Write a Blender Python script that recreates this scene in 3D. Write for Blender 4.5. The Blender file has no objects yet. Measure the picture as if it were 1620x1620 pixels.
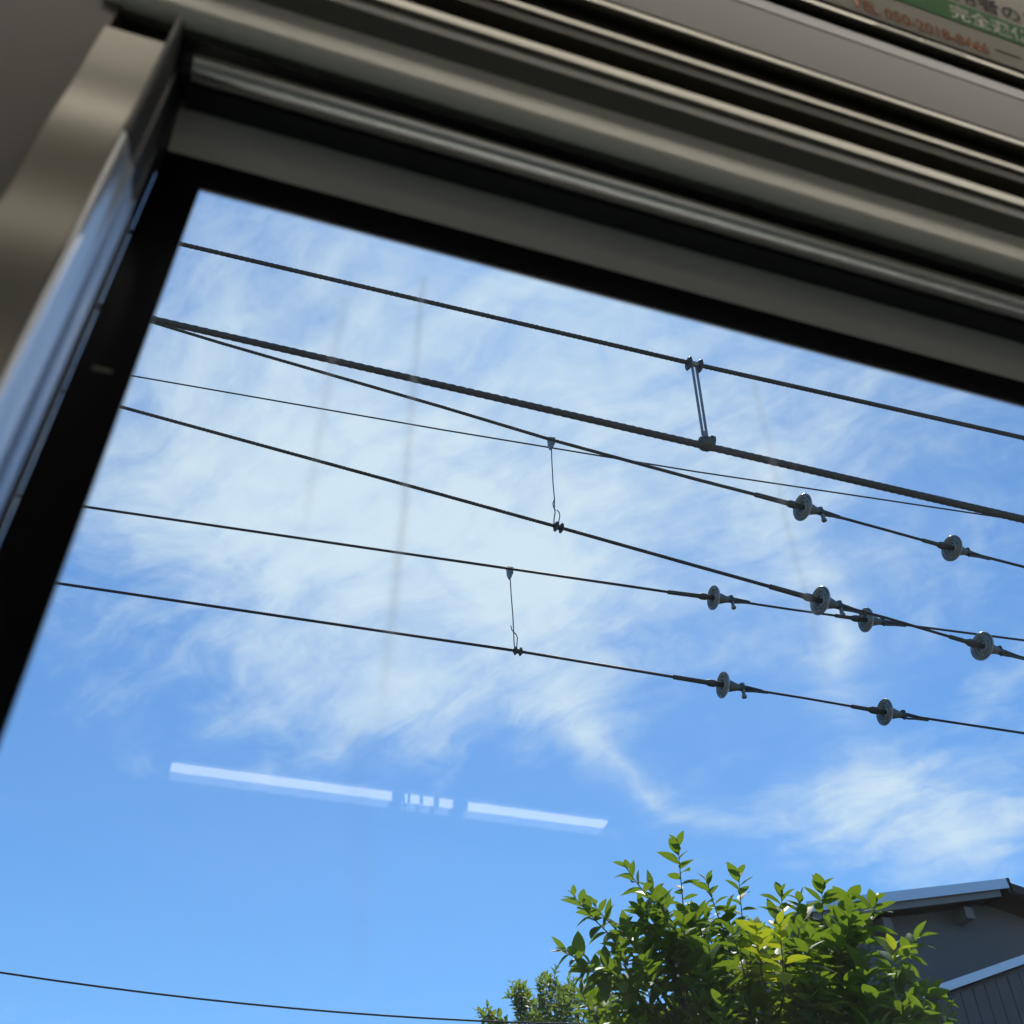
import bpy, bmesh, math, random
from math import radians, sin, cos, tan, pi, atan2, sqrt
from mathutils import Vector, Matrix
random.seed(7)
SC = bpy.context.scene
COL = SC.collection
V = Vector

# ---------------------------------------------------------------- camera
# X runs along the train, Y points out of the window, Z is up; the camera is the origin of XY
GZ = -2.05                                   # ground level below the camera
RC = ((0.95177128, -0.30635353, -0.01670176),   # camera right
      (0.1952348, 0.64674623, -0.73729417),     # camera down
      (0.23667447, 0.69847465, 0.67536535))     # camera forward
cam_d = bpy.data.cameras.new('camera'); cam = bpy.data.objects.new('camera', cam_d); COL.objects.link(cam)
r_, d_, f_ = (V(v) for v in RC)
m = Matrix.Identity(4)
for i in range(3):
    m[i][0], m[i][1], m[i][2] = r_[i], -d_[i], -f_[i]
cam.matrix_world = m
cam_d.sensor_width = 36; cam_d.lens = 36.0
cam_d.clip_start = 0.02; cam_d.clip_end = 6000
cam_d.dof.use_dof = True; cam_d.dof.focus_distance = 6.0; cam_d.dof.aperture_fstop = 7.6
SC.camera = cam

def ray(px, py):
    u, w = (px - 810) / 1620, (py - 810) / 1620
    return (r_ * u + d_ * w + f_).normalized()
def at_y(px, py, y):
    d = ray(px, py); return d * (y / d.y)
def at_z(px, py, z):
    d = ray(px, py); return d * (z / d.z)

# ---------------------------------------------------------------- exposure, sky, sun
SC.view_settings.view_transform = 'Standard'; SC.view_settings.look = 'None'
SC.view_settings.gamma = 1; SC.view_settings.exposure = 0.0; SC.view_settings.use_curve_mapping = False
SUN_EL, SUN_AZ = radians(64), radians(27)    # azimuth from +Y towards +X
SKY = 0.15
world = bpy.data.worlds.new('World'); SC.world = world; world.use_nodes = True
NT = world.node_tree; NT.nodes.clear()

class G:
    """small helper to write node graphs as expressions"""
    def __init__(s, nt): s.nt = nt
    def n(s, t, **k):
        x = s.nt.nodes.new(t)
        for a, b in k.items(): setattr(x, a, b)
        return x
    def put(s, sock, v):
        if hasattr(v, 'is_linked') or isinstance(v, bpy.types.NodeSocket): s.nt.links.new(v, sock)
        else: sock.default_value = v
    def m(s, op, a, b=0.0, c=None, clamp=False):
        x = s.n('ShaderNodeMath', operation=op, use_clamp=clamp)
        s.put(x.inputs[0], a); s.put(x.inputs[1], b)
        if c is not None: s.put(x.inputs[2], c)
        return x.outputs[0]
    def v(s, op, a, b=(0, 0, 0), out=0):
        x = s.n('ShaderNodeVectorMath', operation=op)
        s.put(x.inputs[0], a)
        if op == 'SCALE': s.put(x.inputs[3], b)
        else: s.put(x.inputs[1], b)
        return x.outputs[1 if op in ('DOT_PRODUCT', 'LENGTH', 'DISTANCE') else 0]
    def noise(s, vec, scale, detail=6, rough=.55, dist=0.0, out=0):
        x = s.n('ShaderNodeTexNoise'); s.put(x.inputs['Vector'], vec)
        x.inputs['Scale'].default_value = scale; x.inputs['Detail'].default_value = detail
        x.inputs['Roughness'].default_value = rough; x.inputs['Distortion'].default_value = dist
        return x.outputs[out]
    def ramp(s, val, a, b, ta=0.0, tb=1.0, kind='SMOOTHSTEP'):
        x = s.n('ShaderNodeMapRange', interpolation_type=kind)
        s.put(x.inputs[0], val)
        for i, q in enumerate((a, b, ta, tb)): x.inputs[i + 1].default_value = q
        return x.outputs[0]
    def mix(s, fac, a, b, blend='MIX'):
        x = s.n('ShaderNodeMix', data_type='RGBA', blend_type=blend)
        s.put(x.inputs[0], fac); s.put(x.inputs[6], a); s.put(x.inputs[7], b)
        return x.outputs[2]
    def link(s, a, b): s.nt.links.new(a, b)

g = G(NT)
sky = g.n('ShaderNodeTexSky', sky_type='NISHITA', sun_disc=False)
sky.sun_elevation = SUN_EL; sky.sun_rotation = SUN_AZ
sky.air_density = 1.0; sky.dust_density = 0.25; sky.ozone_density = 3.0; sky.altitude = 0
tc = g.n('ShaderNodeTexCoord'); dirv = tc.outputs['Generated']
sep = g.n('ShaderNodeSeparateXYZ'); g.link(dirv, sep.inputs[0])
KZ = 0.25
def sky_q(px, py):
    d = ray(px, py); return V((d.x, d.y)) / (d.z + KZ)
zz = g.m('ADD', g.m('MAXIMUM', sep.outputs[2], 0.0), KZ)
q = g.v('MULTIPLY', g.v('DIVIDE', dirv, (1, 1, 1)), (1, 1, 0))
inv = g.m('DIVIDE', 1.0, zz)
q = g.v('SCALE', q, inv)
warp = g.v('SUBTRACT', g.noise(q, 3.0, 3, .5, out=1), (.5, .5, .5))
qw = g.v('ADD', q, g.v('SCALE', warp, 0.22))
warp2 = g.v('SUBTRACT', g.noise(q, 9.0, 3, .55, out=1), (.5, .5, .5))
qw2 = g.v('ADD', qw, g.v('SCALE', warp2, 0.05))
# cirrus banks: centre, one end of the long axis, half width in pixels, weight
BANKS = [((560, 860), (1060, 970), 250, 1.08), ((330, 700), (620, 650), 170, .50), ((850, 920), (880, 1080), 150, .75),
         ((600, 1090), (900, 1120), 110, .55), ((850, 560), (1500, 720), 330, .46), ((560, 430), (860, 490), 100, .18), ((1300, 700), (1620, 800), 170, .25),
         ((1030, 1250), (1160, 1350), 26, .66), ((940, 1150), (1000, 1230), 70, .65), ((1350, 1245), (1540, 1190), 66, 1.15), ((1490, 1335), (1700, 1290), 74, 1.15),
         ((1290, 1325), (1420, 1335), 30, .30), ((1300, 1030), (1340, 1160), 45, .65), ((1570, 1070), (1640, 1010), 50, .6), ((1180, 830), (1300, 780), 120, .3),
         ((1190, 1165), (1420, 1110), 60, -.25), ((60, 1180), (160, 1300), 80, -.6), ((420, 1450), (900, 1500), 170, -.9), ((430, 1200), (420, 1150), 20, .3)]
cov = None
for c, e, hw, wgt in BANKS:
    qc, qe = sky_q(*c), sky_q(*e)
    ax = qe - qc; a = ax.length; ux = ax / a
    pn = V((e[0] - c[0], e[1] - c[1])); pn = V((-pn.y, pn.x)).normalized() * hw
    b = max(abs((sky_q(c[0] + pn.x, c[1] + pn.y) - qc).dot(V((-ux.y, ux.x)))), 1e-3)
    mp = g.n('ShaderNodeMapping', vector_type='TEXTURE'); g.link(qw, mp.inputs[0])
    mp.inputs[1].default_value = (qc.x, qc.y, 0); mp.inputs[2].default_value = (0, 0, atan2(ux.y, ux.x)); mp.inputs[3].default_value = (a * 1.9, b * 1.9, 1)
    gr = g.n('ShaderNodeTexGradient', gradient_type='QUADRATIC_SPHERE'); g.link(mp.outputs[0], gr.inputs[0])
    ga = g.m('MULTIPLY', gr.outputs[1], wgt)
    cov = ga if cov is None else g.m('ADD', cov, ga)
# fibres run roughly along one wind direction
wa, wb = sky_q(1250, 1010), sky_q(1560, 890); wd = (wb - wa).normalized()
fib_v = g.n('ShaderNodeCombineXYZ')
g.link(g.v('DOT_PRODUCT', qw2, (wd.x * 2.2, wd.y * 2.2, 0)), fib_v.inputs[0])
g.link(g.v('DOT_PRODUCT', qw2, (-wd.y * 9, wd.x * 9, 0)), fib_v.inputs[1])
fib = g.noise(fib_v.outputs[0], 2.4, 6, .62)
mot = g.noise(qw2, 15.0, 6, .62)
big = g.noise(q, 1.3, 3, .5)
dens = g.m('ADD', cov, g.m('MULTIPLY', g.m('SUBTRACT', fib, .5), 1.15))
dens = g.m('ADD', dens, g.m('MULTIPLY', g.m('SUBTRACT', mot, .5), .95))
dens = g.m('ADD', dens, g.m('MULTIPLY', g.m('SUBTRACT', big, .42), .35))
veil = None
for c, e, hw, wgt in (((760, 800), (1500, 900), 480, .12), ((1250, 700), (1650, 760), 380, .16), ((420, 560), (700, 520), 200, .05), ((1300, 1000), (1340, 1180), 90, .14), ((1010, 1230), (1190, 1360), 50, .10), ((1420, 1290), (1700, 1250), 110, .16)):
    qc, qe = sky_q(*c), sky_q(*e); ax = qe - qc; a = ax.length; ux = ax / a
    pn = V((e[0] - c[0], e[1] - c[1])); pn = V((-pn.y, pn.x)).normalized() * hw
    b = max(abs((sky_q(c[0] + pn.x, c[1] + pn.y) - qc).dot(V((-ux.y, ux.x)))), 1e-3)
    mp = g.n('ShaderNodeMapping', vector_type='TEXTURE'); g.link(qw, mp.inputs[0])
    mp.inputs[1].default_value = (qc.x, qc.y, 0); mp.inputs[2].default_value = (0, 0, atan2(ux.y, ux.x)); mp.inputs[3].default_value = (a * 1.7, b * 1.7, 1)
    gr = g.n('ShaderNodeTexGradient', gradient_type='QUADRATIC_SPHERE'); g.link(mp.outputs[0], gr.inputs[0])
    k = g.m('MULTIPLY', gr.outputs[1], wgt); veil = k if veil is None else g.m('ADD', veil, k)
veil = g.m('ADD', veil, .02)
cfac = g.m('MULTIPLY', g.ramp(dens, -0.06, 1.30), 0.80)
cfac = g.m('MINIMUM', g.m('ADD', cfac, g.m('MULTIPLY', veil, g.ramp(mot, .2, .8, .7, 1.3))), .90)
skyc = g.mix(1.0, sky.outputs[0], (0.66, 1.03, 1.27, 1), 'MULTIPLY')
cl = 1.0 / SKY
bgc = g.mix(cfac, skyc, (0.90 * cl, 1.06 * cl, 1.15 * cl, 1))
bg = g.n('ShaderNodeBackground'); g.link(bgc, bg.inputs[0]); bg.inputs[1].default_value = SKY
wo = g.n('ShaderNodeOutputWorld'); g.link(bg.outputs[0], wo.inputs[0])

sun_d = bpy.data.lights.new('sun', 'SUN'); sun_d.energy = 5.0; sun_d.angle = radians(0.53); sun_d.color = (1, .95, .86)
SC.cycles.max_bounces = 7; SC.cycles.diffuse_bounces = 3; SC.cycles.glossy_bounces = 4; SC.cycles.transparent_max_bounces = 12
SC.cycles.caustics_reflective = False; SC.cycles.caustics_refractive = False
world.cycles.sampling_method = 'MANUAL'; world.cycles.sample_map_resolution = 512
sun = bpy.data.objects.new('sun', sun_d); COL.objects.link(sun)
sdir = V((sin(SUN_AZ) * cos(SUN_EL), cos(SUN_AZ) * cos(SUN_EL), sin(SUN_EL)))
sun.rotation_euler = (-sdir).to_track_quat('-Z', 'Y').to_euler()
sun.location = sdir * 40

# ---------------------------------------------------------------- materials
def pmat(name, col, rough=.5, metal=0.0, var=.0, vscale=8.0, bump=0.0, bscale=40.0, spec=None, stretch=(1, 1, 1), rvar=0.0, coat=0.0):
    mt = bpy.data.materials.new(name); mt.use_nodes = True
    nt = mt.node_tree; g = G(nt); b = nt.nodes['Principled BSDF']
    c4 = (*col, 1)
    b.inputs['Base Color'].default_value = c4; b.inputs['Roughness'].default_value = rough; b.inputs['Metallic'].default_value = metal
    if spec is not None: b.inputs['Specular IOR Level'].default_value = spec
    if coat: b.inputs['Coat Weight'].default_value = coat
    t = g.n('ShaderNodeTexCoord'); vec = g.v('MULTIPLY', t.outputs['Object'], stretch)
    if var or rvar:
        nz = g.noise(vec, vscale, 6, .6)
        if var:
            g.link(g.mix(nz, tuple(x * (1 - var) for x in col) + (1,), tuple(min(1, x * (1 + var)) for x in col) + (1,)), b.inputs['Base Color'])
        if rvar: g.link(g.ramp(nz, .3, .7, max(.02, rough - rvar), rough + rvar, 'LINEAR'), b.inputs['Roughness'])
    if bump:
        bp = g.n('ShaderNodeBump'); bp.inputs['Strength'].default_value = bump; bp.inputs['Distance'].default_value = .01
        g.link(g.noise(vec, bscale, 5, .6), bp.inputs['Height']); g.link(bp.outputs[0], b.inputs['Normal'])
    return mt
M = {}
M['ground'] = pmat('gravel_ground', (.16, .15, .13), .95, var=.35, vscale=1.5, bump=.5, bscale=30)
M['ballast'] = pmat('ballast_stone', (.15, .14, .13), .95, var=.4, vscale=14, bump=.9, bscale=18)
M['rail'] = pmat('rail_steel', (.30, .25, .21), .4, .8, var=.3)
M['satin'] = pmat('satin_cream_panel', (.88, .85, .76), .62, .30, var=.05, vscale=5, stretch=(.3, 3, 3), rvar=.05)
M['olive'] = pmat('dark_olive_panel', (.16, .155, .13), .45, .2, var=.08, vscale=4)
M['header'] = pmat('grey_header_panel', (.70, .68, .645), .5, 0, var=.05, vscale=12, bump=.03, bscale=400)
M['greypanel'] = pmat('taupe_panel', (.100, .092, .078), .55, 0, var=.05, vscale=10, bump=.03, bscale=400)
M['pillar'] = pmat('satin_pillar_panel', (.30, .28, .235), .40, .7, var=.08, vscale=3, stretch=(1, 1, .6), rvar=.06)
M['pillar2'] = pmat('brown_grey_wall_panel', (.105, .088, .070), .6, .0, var=.1, vscale=4)
M['chrome'] = pmat('polished_steel', (.62, .63, .65), .36, 1, rvar=.05, vscale=10, stretch=(8, 8, .4))
M['alu'] = pmat('bright_aluminium_trim', (.22, .208, .172), .44, 1, rvar=.06, vscale=20, stretch=(.2, 6, 6))
M['blindbar'] = pmat('brushed_blind_bar', (.80, .78, .74), .26, 1, rvar=.05, vscale=20, stretch=(.2, 6, 6))
M['dullbar'] = pmat('dull_aluminium_trim', (.10, .10, .105), .48, 1)
M['bronze'] = pmat('dark_bronze_channel', (.13, .12, .095), .36, .5, rvar=.08, vscale=20, stretch=(.2, 6, 6))
M['black'] = pmat('black_rubber', (.006, .006, .008), .5, 0, var=.2, rvar=.05)
M['frit'] = pmat('black_enamel_border', (.003, .003, .006), .3, 0, spec=.15)
M['white'] = pmat('white_ceiling_laminate', (.70, .69, .66), .5, 0, var=.03)
M['floor'] = pmat('speckled_train_floor', (.30, .29, .27), .5, 0, var=.2, vscale=200)
M['seat'] = pmat('green_moquette', (.05, .08, .06), .9, 0, var=.3, vscale=60, bump=.3, bscale=300)
M['steelbody'] = pmat('brushed_steel_body', (.55, .55, .54), .4, .9, var=.05)
M['dark'] = pmat('dark_bogie_steel', (.04, .038, .035), .7, .3, var=.3)
M['wire'] = pmat('weathered_copper_strand', (.045, .047, .045), .72, .2, var=.35, vscale=25)
M['wire2'] = pmat('dark_wire', (.03, .032, .04), .55, .3, var=.25, vscale=20)
M['galv'] = pmat('galvanised_fitting', (.20, .21, .20), .45, .6, var=.3, vscale=40)
M['fitting'] = pmat('dark_cast_fitting', (.06, .062, .058), .55, .4, var=.4, vscale=40)
M['dropper'] = pmat('dropper_wire_steel', (.13, .14, .14), .4, .7)
M['capmetal'] = pmat('dull_zinc_cap', (.11, .12, .115), .5, .5, var=.3, vscale=40)
M['porcelain'] = pmat('grey_glazed_porcelain', (.23, .255, .25), .22, 0, var=.15, vscale=20, coat=.4)
M['concrete'] = pmat('mast_concrete', (.32, .31, .29), .85, 0, var=.15, vscale=6, bump=.2)
M['stucco'] = pmat('grey_stucco', (.150, .157, .165), .92, 0, var=.35, vscale=45, bump=.6, bscale=60)
M['flash'] = pmat('pale_roof_flashing', (.60, .66, .74), .38, .5, var=.04, vscale=3)
M['rooftop'] = pmat('dark_metal_roof', (.10, .105, .12), .5, .4, var=.15, vscale=4)
M['wood'] = pmat('dark_brown_eave_timber', (.060, .045, .036), .8, 0, var=.3, vscale=6, stretch=(1, 8, 8), bump=.2)
M['greywood'] = pmat('grey_eave_board', (.22, .22, .22), .8, 0, var=.1, vscale=8)
M['siding'] = pmat('dark_siding', (.085, .085, .095), .75, 0, var=.35, vscale=30, stretch=(1, 1, .15), bump=.25, bscale=50)
M['bark'] = pmat('bark', (.09, .075, .055), .9, 0, var=.3, vscale=20, bump=.6, bscale=40)
M['twig'] = pmat('green_brown_twig', (.10, .095, .05), .8, 0, var=.3, vscale=20)
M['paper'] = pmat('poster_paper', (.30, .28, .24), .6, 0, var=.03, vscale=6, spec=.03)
M['paper_green'] = pmat('poster_green_ink', (.004, .105, .008), .55, spec=.03)
M['paper_white'] = pmat('poster_white_ink', (.42, .42, .36), .6, spec=.03)
M['paper_orange'] = pmat('poster_orange_ink', (.30, .11, .045), .6, spec=.03)
M['paper_black'] = pmat('poster_black_ink', (.02, .02, .02), .6, spec=.03)
M['paper_maroon'] = pmat('poster_maroon_ink', (.045, .03, .03), .6, spec=.03)
M['paper_grey'] = pmat('poster_grey_ink', (.12, .115, .11), .6, spec=.03)

def lamp_mat(name, col, strength):
    mt = bpy.data.materials.new(name); mt.use_nodes = True; nt = mt.node_tree; nt.nodes.clear()
    e = nt.nodes.new('ShaderNodeEmission'); e.inputs[0].default_value = (*col, 1); e.inputs[1].default_value = strength
    o = nt.nodes.new('ShaderNodeOutputMaterial'); nt.links.new(e.outputs[0], o.inputs[0]); return mt
M['tube'] = lamp_mat('fluorescent_tube', (1.0, .94, .82), 7.6)

def glass_mat(name='window_glass', k=1.0):
    mt = bpy.data.materials.new(name); mt.use_nodes = True; nt = mt.node_tree; nt.nodes.clear(); g = G(nt)
    geo = g.n('ShaderNodeNewGeometry')
    c = g.m('ABSOLUTE', g.v('DOT_PRODUCT', geo.outputs['Normal'], geo.outputs['Incoming']))
    F = g.m('MULTIPLY_ADD', g.m('POWER', g.m('SUBTRACT', 1.0, c), 5.0), .96, .042)
    F = g.m('MULTIPLY', F, k)
    tr = g.n('ShaderNodeBsdfTransparent'); tr.inputs[0].default_value = (.90, .915, .92, 1)
    gl = g.n('ShaderNodeBsdfGlossy'); gl.inputs['Roughness'].default_value = 0.018; gl.inputs[0].default_value = (1, 1, 1, 1)
    mx = g.n('ShaderNodeMixShader'); g.link(F, mx.inputs[0]); g.link(tr.outputs[0], mx.inputs[1]); g.link(gl.outputs[0], mx.inputs[2])
    o = g.n('ShaderNodeOutputMaterial'); g.link(mx.outputs[0], o.inputs[0]); return mt
M['glass'] = glass_mat(); M['glass_coated'] = glass_mat('coated_outer_glass', .32)

def film_mat(streaks):
    """dried rain runs and a thin dust film on the pane: translucent grey, run shapes given in pane coordinates"""
    mt = bpy.data.materials.new('dried_rain_film'); mt.use_nodes = True; nt = mt.node_tree; nt.nodes.clear(); g = G(nt)
    t = g.n('ShaderNodeTexCoord'); P = t.outputs['Object']
    wob = g.v('SCALE', g.v('SUBTRACT', g.noise(P, 9, 3, .5, out=1), (.5, .5, .5)), .008)
    Pw = g.v('ADD', P, wob); tot = None
    for (x0, z0), (x1, z1), w, s in streaks:
        dx, dz = x1 - x0, z1 - z0; L = sqrt(dx * dx + dz * dz); dx /= L; dz /= L
        rel = g.v('SUBTRACT', Pw, (x0, 0, z0))
        al = g.m('DIVIDE', g.v('DOT_PRODUCT', rel, (dx, 0, dz)), L)
        ac = g.m('ABSOLUTE', g.m('DIVIDE', g.v('DOT_PRODUCT', rel, (-dz, 0, dx)), w))
        prof = g.m('EXPONENT', g.m('MULTIPLY', g.m('MULTIPLY', ac, ac), -1.0))
        ends = g.m('MULTIPLY', g.ramp(al, -.01, .02), g.ramp(al, .7, 1.0, 1.0, 0.0))
        k = g.m('MULTIPLY', g.m('MULTIPLY', prof, ends), s)
        tot = k if tot is None else g.m('ADD', tot, k)
    vst = g.noise(g.v('MULTIPLY', P, (70, 1, 5)), 1.0, 4, .6)
    tot = g.m('MULTIPLY', tot, g.ramp(vst, .25, .7, .45, 1.2))
    smear = g.ramp(g.noise(P, 7, 5, .6), .40, .8, .006, .045)
    specks = g.ramp(g.noise(P, 150, 2, .5), .74, .8, 0, .10)
    tot = g.m('ADD', g.m('ADD', tot, smear), specks, clamp=True)
    di = g.n('ShaderNodeBsdfDiffuse'); di.inputs[0].default_value = (.5, .5, .5, 1)
    tl = g.n('ShaderNodeBsdfTranslucent'); tl.inputs[0].default_value = (.6, .6, .6, 1)
    m1 = g.n('ShaderNodeMixShader'); m1.inputs[0].default_value = .55; g.link(di.outputs[0], m1.inputs[1]); g.link(tl.outputs[0], m1.inputs[2])
    tr = g.n('ShaderNodeBsdfTransparent'); tr.inputs[0].default_value = (1, 1, 1, 1)
    m2 = g.n('ShaderNodeMixShader'); g.link(tot, m2.inputs[0]); g.link(tr.outputs[0], m2.inputs[1]); g.link(m1.outputs[0], m2.inputs[2])
    o = g.n('ShaderNodeOutputMaterial'); g.link(m2.outputs[0], o.inputs[0]); return mt

def leaf_mat(name, c_dark, c_light, trans, source='object', tl_col=(.42, .62, .03)):
    mt = bpy.data.materials.new(name); mt.use_nodes = True; nt = mt.node_tree; g = G(nt)
    b = nt.nodes['Principled BSDF']; out = nt.nodes['Material Output']
    if source == 'object':
        oi = g.n('ShaderNodeObjectInfo'); rnd = oi.outputs['Random']
    else:
        at = g.n('ShaderNodeAttribute'); at.attribute_name = 'tint'; rnd = at.outputs['Fac']
    col = g.mix(rnd, (*c_dark, 1), (*c_light, 1))
    t = g.n('ShaderNodeTexCoord')
    nz = g.noise(t.outputs['Object'], 30, 3, .5)
    col = g.mix(g.m('MULTIPLY', nz, .3), col, (*[x * .6 for x in c_dark], 1))
    g.link(col, b.inputs['Base Color']); b.inputs['Roughness'].default_value = .46
    b.inputs['Specular IOR Level'].default_value = .38
    tl = g.n('ShaderNodeBsdfTranslucent'); g.link(g.mix(.65, col, (*tl_col, 1)), tl.inputs[0])
    mx = g.n('ShaderNodeMixShader'); mx.inputs[0].default_value = trans
    g.link(b.outputs[0], mx.inputs[1]); g.link(tl.outputs[0], mx.inputs[2]); g.link(mx.outputs[0], out.inputs[0])
    return mt
GL0, GL1 = (.020, .050, .008), (.078, .138, .014)
M['leaf_o'] = leaf_mat('glossy_evergreen_leaf', GL0, GL1, .36)
M['leaf_s'] = leaf_mat('glossy_evergreen_foliage', GL0, GL1, .36, 'attr')
M['leaf_y'] = leaf_mat('young_yellow_leaf', (.20, .25, .010), (.33, .34, .015), .45, 'object', (.72, .78, .03))
M['leaf_t'] = leaf_mat('small_leaf_foliage', (.045, .105, .016), (.11, .19, .028), .45, 'attr', (.40, .52, .07))

# ---------------------------------------------------------------- mesh helpers
def link(name, me, mat=None, parent=None):
    o = bpy.data.objects.new(name, me); COL.objects.link(o)
    if mat is not None and me is not None and not me.materials: me.materials.append(M[mat] if isinstance(mat, str) else mat)
    if parent is not None: o.parent = parent; o.matrix_parent_inverse = parent_inv(parent)
    return o
def parent_inv(p):
    # parents are unrotated empties or meshes at their own location
    loc = V((0, 0, 0)); q = p
    while q is not None:
        loc += q.location if q.matrix_parent_inverse == Matrix.Identity(4) else V((0, 0, 0)); q = None
    return Matrix.Translation(-loc)
def thing(name, loc, label, cat, group=None):
    o = bpy.data.objects.new(name, None); COL.objects.link(o); o.location = loc; o.empty_display_size = .2
    tag(o, label, cat, group); return o
def tag(o, label=None, cat=None, group=None, kind=None):
    if label: o['label'] = label
    if cat: o['category'] = cat
    if group: o['group'] = group
    if kind: o['kind'] = kind
    return o
def mesh(name, verts, faces, smooth=False):
    me = bpy.data.meshes.new(name); me.from_pydata([tuple(v) for v in verts], [], faces); me.update()
    if smooth:
        for p in me.polygons: p.use_smooth = True
    return me
class MB:
    def __init__(s): s.v = []; s.f = []
    def box(s, x0, x1, y0, y1, z0, z1):
        b = len(s.v)
        s.v += [(x, y, z) for x in (x0, x1) for y in (y0, y1) for z in (z0, z1)]
        s.f += [tuple(b + i for i in q) for q in ((0, 1, 3, 2), (4, 6, 7, 5), (0, 4, 5, 1), (2, 3, 7, 6), (0, 2, 6, 4), (1, 5, 7, 3))]
        return s
    def prism(s, pts, vec):
        """closed polygon of 3D points swept by vec"""
        b = len(s.v); n = len(pts); vec = V(vec)
        s.v += [tuple(V(p)) for p in pts] + [tuple(V(p) + vec) for p in pts]
        s.f += [tuple(range(b + n - 1, b - 1, -1)), tuple(range(b + n, b + 2 * n))]
        s.f += [(b + i, b + (i + 1) % n, b + n + (i + 1) % n, b + n + i) for i in range(n)]
        return s
    def tube(s, pts, rad, sides=8, cap=True):
        pts = [V(p) for p in pts]; n = len(pts); b = len(s.v)
        rad = rad if isinstance(rad, (list, tuple)) else [rad] * n
        t0 = (pts[1] - pts[0]).normalized(); up = V((0, 0, 1)) if abs(t0.z) < .9 else V((1, 0, 0))
        nx = t0.cross(up).normalized()
        for i, p in enumerate(pts):
            t = (pts[min(i + 1, n - 1)] - pts[max(i - 1, 0)]).normalized()
            nx = (nx - t * nx.dot(t)).normalized(); ny = t.cross(nx)
            for k in range(sides):
                a = 2 * pi * k / sides
                s.v.append(tuple(p + (nx * cos(a) + ny * sin(a)) * rad[i]))
        for i in range(n - 1):
            for k in range(sides):
                k2 = (k + 1) % sides
                s.f.append((b + i * sides + k, b + i * sides + k2, b + (i + 1) * sides + k2, b + (i + 1) * sides + k))
        if cap:
            s.f.append(tuple(b + k for k in range(sides - 1, -1, -1))); s.f.append(tuple(b + (n - 1) * sides + k for k in range(sides)))
        return s
    def lathe(s, prof, frame, sides=28):
        """prof: (axial, radius); frame: origin, axis, u, w"""
        o, ax, u, w = frame; b = len(s.v)
        for a, r in prof:
            for k in range(sides):
                t = 2 * pi * k / sides
                s.v.append(tuple(o + ax * a + (u * cos(t) + w * sin(t)) * r))
        for i in range(len(prof) - 1):
            for k in range(sides):
                k2 = (k + 1) % sides
                s.f.append((b + i * sides + k, b + i * sides + k2, b + (i + 1) * sides + k2, b + (i + 1) * sides + k))
        s.f.append(tuple(b + k for k in range(sides - 1, -1, -1))); n = len(prof) - 1
        s.f.append(tuple(b + n * sides + k for k in range(sides)))
        return s
    def build(s, name, mat, parent=None, smooth=False):
        me = mesh(name, s.v, s.f, smooth)
        if smooth:
            bm = bmesh.new(); bm.from_mesh(me); bmesh.ops.recalc_face_normals(bm, faces=bm.faces)
            for e in bm.edges:
                if len(e.link_faces) == 2 and e.calc_face_angle(0) > radians(38): e.smooth = False
            bm.to_mesh(me); bm.free()
        else:
            bm = bmesh.new(); bm.from_mesh(me); bmesh.ops.recalc_face_normals(bm, faces=bm.faces); bm.to_mesh(me); bm.free()
        return link(name, me, mat, parent)

# ---------------------------------------------------------------- ground and tracks
gm = mesh('ground', [(-2500, -2500, GZ - .35), (2500, -2500, GZ - .35), (2500, 2500, GZ - .35), (-2500, 2500, GZ - .35)], [(0, 1, 2, 3)])
tag(link('ground', gm, 'ground'), kind='structure')
TRACKS = (-1.0, 2.75, 6.3)
mb = MB()
mb.prism([(-60, -4.2, GZ - .35), (-60, -2.6, GZ - .17), (-60, 7.9, GZ - .17), (-60, 9.0, GZ - .35)], (120, 0, 0))
tag(mb.build('track_bed', 'ballast'), kind='structure')
for ty in TRACKS:
    for s in (-1, 1):
        y = ty + s * .5335
        mb = MB().prism([(-60, y - .064, GZ - .17), (-60, y + .064, GZ - .17), (-60, y + .02, GZ - .14), (-60, y + .012, GZ - .04), (-60, y + .032, GZ - .03), (-60, y + .032, GZ),
                         (-60, y - .032, GZ), (-60, y - .032, GZ - .03), (-60, y - .012, GZ - .04), (-60, y - .02, GZ - .14)], (120, 0, 0))
        tag(mb.build('rail', 'rail'), kind='structure')

# ---------------------------------------------------------------- the train carriage
TY0 = -2.42                                   # inner face of the far wall
train = thing('train_carriage', (0, -1.0, GZ), 'train carriage interior with a wide black-edged window under metal trim rails', 'train')
def T(deg): return tan(radians(deg))
def part(mb, name, mat, parent=train, smooth=False): return mb.build(name, mat, parent, smooth)
def extr(poly, x0, x1): return MB().prism([(x0, y, z) for y, z in poly], (x1 - x0, 0, 0))
XL, XH, XR = -.112, -.172, 1.42
YG = .42; ZTOP, ZB = YG * T(57.2), -.28; WX0, WX1 = -.0816, 1.30
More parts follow.
